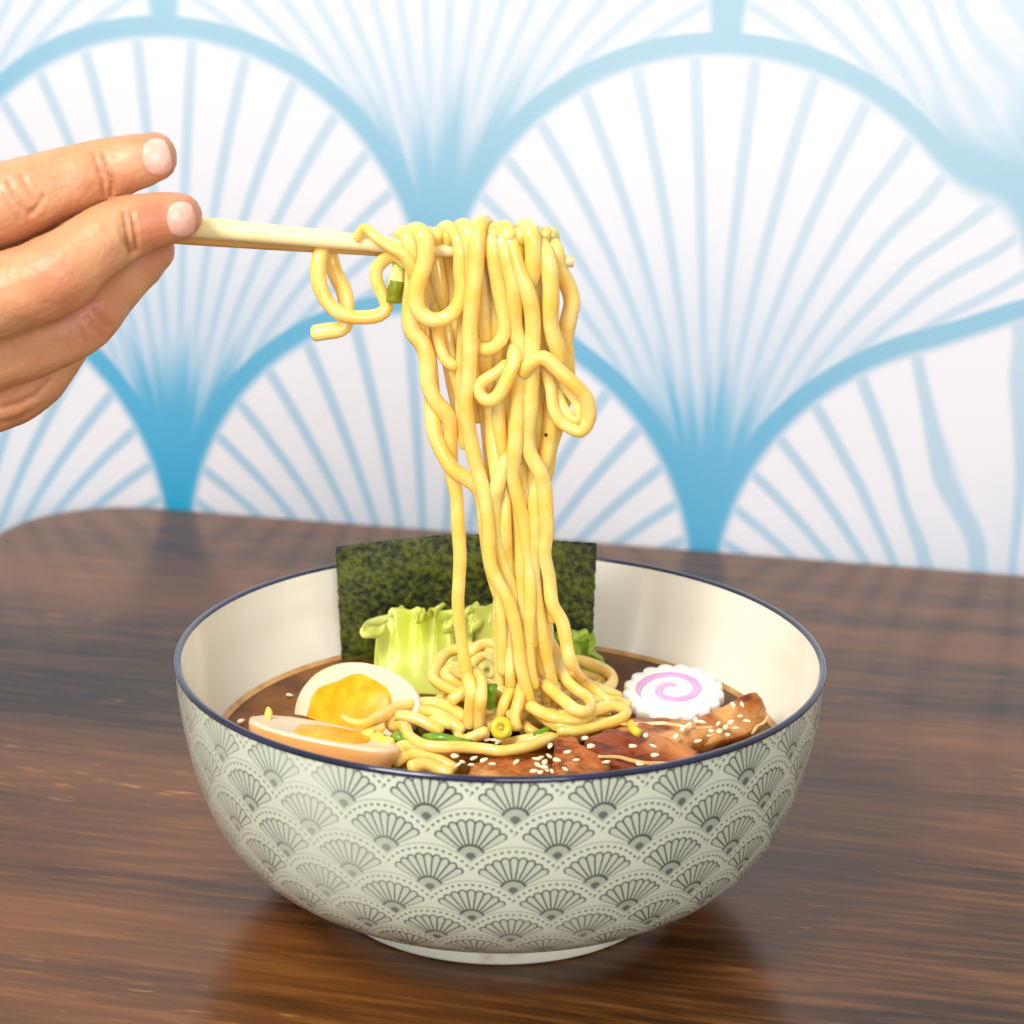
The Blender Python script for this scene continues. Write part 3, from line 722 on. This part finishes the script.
bit('scallion piece with dark green end hanging left under the chopsticks', [(401, 262, -1), (398, 274, -2), (396, 286, -3), (394, 302, -3)], .0024, LGRN, simple('scallion_dark', (116, 124, 14), .35, (150, 160, 30), 300))
bit('yellow scallion bit caught between strands near the top of the bundle', [(521, 242, -7), (521, 252, -7.5), (521, 262, -7)], .0014, YEL)
bit('small yellow scallion bit between right strands below the chopsticks', [(541, 308, -4), (540, 318, -5), (539, 328, -4)], .0012, YEL)
bit('flat green scallion strip floating at front left of the pile', [(424, 738, 'z', .0500), (440, 737, 'z', .0515), (458, 741, 'z', .0505), (472, 744, 'z', .049)], .0012, GRN)
bit('tiny green scallion chip beside the front left noodle loop', [(395, 735, 'z', .0520), (399, 737, 'z', .0525), (404, 740, 'z', .0515)], .0014, GRN)
bit('pale scallion scrap floating by the straight noodle ends', [(430, 719, 'z', .0500), (442, 722, 'z', .0510), (456, 724, 'z', .0500)], .0020, LGRN)
bit('bright green scallion chip on the dark red pork', [(630, 723, 'z', .0570), (634, 730, 'z', .0575), (640, 734, 'z', .0565)], .0012, YEL)
bit('dark leafy scallion sliver between noodle foot and pork', [(534, 736, 'z', .0510), (544, 731, 'z', .0520), (556, 727, 'z', .0510)], .0010, GRN)
YC = simple('yolk_crumb', (248, 206, 70), .4, (252, 226, 130), 300, sss=.2, sr=(.002, .001, .0005), bmp=.4)
def blob(name, label, cat, group, c, rs, mat, seed, rough=.25):
    bm = bmesh.new(); bmesh.ops.create_icosphere(bm, subdivisions=3, radius=1)
    for v_ in bm.verts:
        k = 1+rough*noise.noise(v_.co*1.6+V((seed, 0, 0)))
        v_.co = V((v_.co.x*rs[0], v_.co.y*rs[1], v_.co.z*rs[2]))*k
    o = link_bm(name, bm, mat); o.location = c
    return tag(o, label, cat, group)
for i, (px, py, z, r) in enumerate(((369, 733, .0525, .0022), (377, 740, .0520, .0026), (386, 744, .0520, .0028), (382, 752, .0505, .0027), (391, 751, .0505, .0024), (388, 759, .0490, .0022), (374, 748, .051, .0022))):
    blob('yolk_crumb', 'crumb of yellow yolk between the tan egg and the noodles', 'egg crumb', 'yolk crumbs by the tan egg half', on_z(px, py, z), (r, r*.9, r*.75), YC, i*3.1)
blob('egg_white_crumb', 'yellowish crumb sitting on the left end of the tan egg half', 'egg crumb', None, c2+V((-.0165, .0105, .0016)), (.0011, .0011, .0020), YC, 44.)
SES = simple('sesame', (250, 238, 206), .4, (240, 216, 164), 300, sss=.2, sr=(.001, .0007, .0004))
def sesame_mesh():
    bm = bmesh.new(); bmesh.ops.create_icosphere(bm, subdivisions=2, radius=1)
    for v_ in bm.verts:
        x = v_.co.x; k = 1-.32*x
        v_.co = V((x*.00122, v_.co.y*.00074*k, v_.co.z*.00045*k))
    return bm
ses0 = None
def seed_at(px, py, z, label, group, yaw=None):
    global ses0
    if ses0 is None:
        ses0 = link_bm('sesame_seed', sesame_mesh(), SES); o = ses0
    else:
        o = ses0.copy(); COL.objects.link(o)
    o.location = on_z(px, py, z)
    o.rotation_euler = (random.uniform(-.5, .5)+.35, random.uniform(-.4, .4), yaw if yaw is not None else random.uniform(0, 6.28))
    tag(o, label, 'sesame seed', group)
L1 = 'white sesame seed stuck on the dark red pork slice'
for px, py, z in ((585, 738, .0575), (591, 746, .0560), (633, 746, .0562), (653, 746, .0555), (646, 735, .0570), (640, 764, .0525), (655, 755, .0535), (606, 762, .0525)): seed_at(px, py, z, L1, 'sesame on the dark red pork')
L2 = 'white sesame seed sprinkled on the upright right pork slice'
for px, py, z in ((733, 705, .0590), (742, 704, .0592), (740, 716, .0570), (747, 721, .0560), (726, 727, .0550), (718, 724, .0558), (709, 736, .0535), (698, 741, .0530), (712, 731, .0548), (727, 735, .0530), (735, 728, .0545), (720, 731, .055), (731, 722, .0565)): seed_at(px, py, z, L2, 'sesame on the right pork')
L3 = 'white sesame seed on the flat pork slice below the fish cake'
for px, py, z in ((676, 736, .0545), (682, 730, .0550), (690, 724, .0550), (696, 720, .0550), (684, 727, .055), (702, 722, .055)): seed_at(px, py, z, L3, 'sesame on the flat pork')
L4 = 'white sesame seed on the pork chunk beside the noodle foot'
for px, py, z in ((567, 752, .0560), (576, 760, .0545), (557, 760, .0545), (550, 746, .0535), (565, 769, .0525)): seed_at(px, py, z, L4, 'sesame on the pork chunk')
L5 = 'sesame seed in the pale cluster at the front rim centre'
for px, py, z in ((540, 758, .0540), (545, 762, .0535), (538, 765, .0530), (547, 769, .0525), (541, 772, .0520), (534, 771, .0520), (552, 771, .0520), (549, 756, .0540), (544, 767, .0532), (536, 759, .0535)): seed_at(px, py, z, L5, 'sesame cluster at the front rim')
L6 = 'sesame seed scattered on the low pork piece'
for px, py, z in ((474, 758, .0535), (484, 760, .0535), (492, 764, .0530), (516, 762, .0535), (471, 765, .052), (463, 762, .052), (455, 756, .0530), (458, 765, .051)): seed_at(px, py, z, L6, 'sesame on the low pork')
L7 = 'sesame seed floating on broth in front of the straight noodle ends'
for i in range(16): seed_at(random.uniform(456, 512), random.uniform(733, 743), .0475+.0010*random.random(), L7, 'sesame floating in front of the pile')
seed_at(290, 695, .0456, 'lone sesame seed floating on open broth left of the yolk egg', None, 0.1)
seed_at(241, 721, .0458, 'lone sesame seed floating at the far left rim', None, 0.2)
blob('pepper_speck', 'tiny black pepper speck on a right hand strand of noodles', 'pepper', 'pepper specks on noodles', on_y(546, 435, Y0-.0062), (.0005, .0004, .0005), simple('pepper', (40, 24, 12), .6), 3.)

# ------------------------------------------------------------------ hand
def hand():
    bm = bmesh.new()
    def finger(pts, flat=1.0):
        """(px, py, y mm, radius px)"""
        P = [on_y(p[0], p[1], p[2]*.001) for p in pts]; R_ = [p[3]*.000262 for p in pts]
        Q = [V((i, 0, 0)) for i in range(len(P))]
        C = catmull(P, .0012)
        # radius along the path: interpolate between joints by arc length
        acc = [0.]
        for a, c in zip(P, P[1:]): acc.append(acc[-1]+(c-a).length)
        tot = acc[-1]
        def rf(t_):
            d = t_*tot
            for i in range(len(P)-1):
                if d <= acc[i+1]+1e-9:
                    f = (d-acc[i])/(acc[i+1]-acc[i]); f = f*f*(3-2*f); return lerp(R_[i], R_[i+1], f)
            return R_[-1]
        n0 = len(bm.verts)
        tube_bm(C, rf, 24, None, flat, bm=bm, cap=False)
        bm.verts.ensure_lookup_table()
        for p, r in ((P[0], R_[0]), (P[-1], R_[-1])):
            ret = bmesh.ops.create_uvsphere(bm, u_segments=24, v_segments=14, radius=r*.985, matrix=Matrix.Translation(p))
    # index, middle, ring, little, thumb; then the palm
    finger([(-150, 252, 2, 46), (-60, 224, -3, 42), (0, 204.5, -5, 40), (28, 194.5, -4, 38), (70, 181, -1, 34), (106, 170.5, 1.5, 32), (135, 162.5, 2, 28.5), (153.5, 157, 2, 25)])
    finger([(-130, 340, -10, 50), (-40, 308, -15, 42), (30, 286, -16, 41), (62, 271, -15.5, 41.5), (98, 244, -12, 35), (128, 227.5, -9, 32.5), (155, 220.5, -7, 28), (178, 217, -6, 24.5)])
    finger([(-125, 385, 3, 48), (-30, 362, -1, 38), (50, 335, -2, 36), (88, 312, -1, 35), (112, 287, 4, 30), (136, 264, 9, 28), (154, 249, 13, 23)])
    finger([(-125, 430, 12, 42), (-40, 410, 8, 33), (8, 396, 6, 33), (38, 374, 7, 33), (62, 345, 12, 28), (84, 318, 19, 25), (102, 295, 24, 21)])
    finger([(-190, 300, 28, 56), (-100, 262, 30, 42), (-10, 250, 28, 38), (40, 243, 25, 36), (90, 238, 21, 31), (130, 236, 18, 27), (150, 235, 17, 23)])
    for a, c in (((-150, 265, -2, 44), (-430, 330, 10, 62)), ((-130, 335, -8, 50), (-430, 350, 6, 66)), ((-125, 385, 2, 48), (-430, 380, 8, 66)), ((-125, 430, 12, 42), (-430, 410, 14, 60)), ((-190, 300, 26, 56), (-430, 370, 20, 64))):
        m_ = tuple(lerp(a[i], c[i], .5) for i in range(4))
        finger([a, (m_[0], m_[1], m_[2]+2, m_[3]+6), c])
    finger([(-420, 370, 12, 100), (-560, 400, 12, 98), (-760, 440, 12, 108)], 1.0)
    me = bpy.data.meshes.new('hand'); bmesh.ops.recalc_face_normals(bm, faces=bm.faces[:]); bm.to_mesh(me); bm.free()
    o = bpy.data.objects.new('hand', me); COL.objects.link(o)
    rm = o.modifiers.new('r', 'REMESH'); rm.mode = 'VOXEL'; rm.voxel_size = .00075
    sm = o.modifiers.new('s', 'SMOOTH'); sm.factor = .5; sm.iterations = 5
    dg = bpy.context.evaluated_depsgraph_get(); dg.update()
    me2 = bpy.data.meshes.new_from_object(o.evaluated_get(dg))
    o.modifiers.clear(); o.data = me2
    # creases, knuckle wrinkles and skin tones; crease shade painted darker into the colour
    vn = [v_.normal.copy() for v_ in me2.vertices]
    creases = []      # polyline px, depth mm, width px
    def cr(pts, d, w): creases.append((pts, d, w))
    cr([(93, 152), (98, 165), (103, 180), (104, 196)], .45, 2.2); cr([(103, 153), (108, 168), (112, 184), (110, 198)], .55, 2.2); cr([(97, 170), (112, 176)], .2, 1.6); cr([(113, 176), (117, 190)], .35, 2)
    cr([(8, 180), (14, 195), (24, 208), (33, 214)], .4, 2.4); cr([(20, 172), (28, 188), (36, 200)], .35, 2.2); cr([(30, 214), (38, 206), (44, 196)], .4, 2.2); cr([(4, 195), (10, 208), (20, 220)], .35, 2.2)
    cr([(124, 213), (126, 228), (129, 242), (132, 254)], .9, 2.6); cr([(131, 212), (134, 226), (136, 240), (137, 251)], .7, 2.4); cr([(118, 219), (121, 233), (126, 246)], .35, 2)
    cr([(86, 318), (93, 328), (102, 335)], .28, 3); cr([(97, 309), (103, 320), (111, 327)], .28, 3); cr([(80, 328), (87, 340)], .2, 3)
    cr([(0, 408), (18, 404), (34, 396), (50, 380)], .5, 3.4); cr([(0, 425), (16, 421), (30, 412)], .35, 3)
    ca = me2.color_attributes.new('skin', 'FLOAT_COLOR', 'POINT')
    red = [((158, 150), 30, .45), ((184, 218), 34, .5), ((150, 215), 22, .5), ((60, 288), 40, .55), ((22, 205), 32, .4), ((106, 178), 26, .35), ((100, 320), 28, .45), ((20, 420), 40, .35), ((160, 262), 24, .3)]
    base = V(lin((208, 152, 108))[:3]); rd = V(lin((196, 112, 82))[:3]); lt = V(lin((226, 178, 132))[:3])
    cols = []; new = []
    for i, v_ in enumerate(me2.vertices):
        p = v_.co; px, py = proj(p); facing = vn[i].dot((CAM-p).normalized())
        d = 0.
        if px > -20 and facing > .05:
            for pts, dep, w in creases:
                best = 1e9
                for (ax_, ay), (bx_, by) in zip(pts, pts[1:]):
                    dx, dy = bx_-ax_, by-ay; tt = max(0, min(1, ((px-ax_)*dx+(py-ay)*dy)/(dx*dx+dy*dy)))
                    best = min(best, math.hypot(px-ax_-dx*tt, py-ay-dy*tt))
                if best < w*4: d += dep*math.exp(-(best/w)**2) - dep*.12*math.exp(-((best-w*2.2)/w)**2)
        hgt = -.0013*d*min(1, facing*2.5) + .00012*noise.noise(p*700) + .0005*noise.noise(p*130)
        new.append(p+vn[i]*hgt)
        k = sum(a*math.exp(-((px-c[0])**2+(py-c[1])**2)/(s*s)) for c, s, a in red) if facing > -.2 else .2
        k = min(1, max(0, k+.25*noise.noise(p*160)))
        c = base.lerp(rd, k); c = c.lerp(V(lin((134, 66, 34))[:3]), min(.6, max(0, d)*.7)); c = c.lerp(lt, max(0, .5*noise.noise(p*90+V((5, 0, 0)))))
        cols += [c.x, c.y, c.z, 1]
    for v_, q in zip(me2.vertices, new): v_.co = q
    ca.data.foreach_set('color', cols)
    m, t, b = new_mat('skin'); at = t.nodes.new('ShaderNodeAttribute'); at.attribute_name = 'skin'
    fine = nz(t, objco(t), 900, 4); big = nz(t, objco(t), 260, 3)
    t.links.new(mixc(t, (fine*.6+big*.5).step(.45, .75)*.22, at.outputs['Color'], lin((184, 106, 72))), b.inputs['Base Color'])
    b.inputs['Roughness'].default_value = .42; b.inputs['Subsurface Weight'].default_value = .2
    b.inputs['Subsurface Scale'].default_value = .003; b.inputs['Subsurface Radius'].default_value = (1, .35, .2)
    bump(t, b, fine*.6+big*.4, .28, .0008)
    me2.materials.clear(); me2.materials.append(m)
    for p in me2.polygons: p.use_smooth = True; p.material_index = 0
    tag(o, 'bare hand reaching in from the left, fingers pinching the chopsticks', 'hand')
    # nails laid on the fingertip surface
    bvh = BVHTree.FromPolygons([v_.co for v_ in me2.vertices], [p.vertices[:] for p in me2.polygons])
    NAIL = simple('fingernail', (226, 170, 150), .3, (236, 190, 172), 120, sss=.1, sr=(.002, .001, .0008))
    for (cx, cy, ang, hl, hw) in ((157, 157, -14, 15.5, 20.5), (181.5, 219.5, -6, 15.5, 19.5)):
        ca_, sa = math.cos(math.radians(ang)), math.sin(math.radians(ang)); nb = bmesh.new(); n = 22; G = {}
        for a in range(-n, n+1):
            for c in range(-n, n+1):
                # square -> rounded nail outline
                s, q = a/n, c/n
                l = s*hl*math.sqrt(1-.52*q*q); w = q*hw*math.sqrt(1-.48*s*s)
                px, py = cx+l*ca_-w*sa, cy+l*sa+w*ca_
                d = ray(px, py).normalized(); hit = bvh.ray_cast(CAM, d)
                if hit[0] is None: continue
                edge = max(abs(s), abs(q)); h = .00055*(1-edge**6) - .0006*edge**14
                G[(a, c)] = (hit[0]+hit[1].normalized()*h, hit[1])
        vt = {k_: nb.verts.new(v_[0]) for k_, v_ in G.items()}; vb = {k_: nb.verts.new(v_[0]-v_[1].normalized()*.0012) for k_, v_ in G.items()}
        for a in range(-n, n):
            for c in range(-n, n):
                ks = [(a, c), (a+1, c), (a+1, c+1), (a, c+1)]
                if all(k_ in vt for k_ in ks):
                    nb.faces.new([vt[k_] for k_ in ks]); nb.faces.new([vb[k_] for k_ in ks[::-1]])
        for a in range(-n, n):
            for e in ((a, -n), (a, n)):
                k2 = (a+1, e[1])
                if e in vt and k2 in vt: nb.faces.new((vt[e], vt[k2], vb[k2], vb[e]))
            for e in ((-n, a), (n, a)):
                k2 = (e[0], a+1)
                if e in vt and k2 in vt: nb.faces.new((vt[e], vt[k2], vb[k2], vb[e]))
        bmesh.ops.smooth_vert(nb, verts=nb.verts[:], factor=.4, use_axis_x=True, use_axis_y=True, use_axis_z=True)
        tag(link_bm('fingernail', nb, NAIL, o), 'short pink fingernail')
    return o
hand()

# ------------------------------------------------------------------ light
w = bpy.data.worlds.new('room_light'); scene.world = w; w.use_nodes = True
bg = w.node_tree.nodes['Background']; bg.inputs[0].default_value = (1, .975, .95, 1); bg.inputs[1].default_value = .55
def area(name, loc, target, sx, sy, e, col=(1, 1, 1)):
    l = bpy.data.lights.new(name, 'AREA'); l.shape = 'RECTANGLE'; l.size = sx; l.size_y = sy; l.energy = e; l.color = col
    o = bpy.data.objects.new(name, l); COL.objects.link(o); o.location = loc
    o.rotation_euler = (V(target)-V(loc)).to_track_quat('-Z', 'Y').to_euler(); return o
area('key_softbox', (-.45, -.62, .80), (0, .03, .08), .30, .45, 11, (1, .965, .92))
area('glare_light', (.32, -1.7, .50), (.1, .2, .12), .7, .7, 13, (.98, .98, 1))  # unseen area light added behind the camera for glare on the wall's right
scene.view_settings.view_transform = 'Standard'; scene.view_settings.look = 'None'
scene.view_settings.exposure = 0.08; scene.view_settings.gamma = 1; scene.view_settings.use_curve_mapping = False
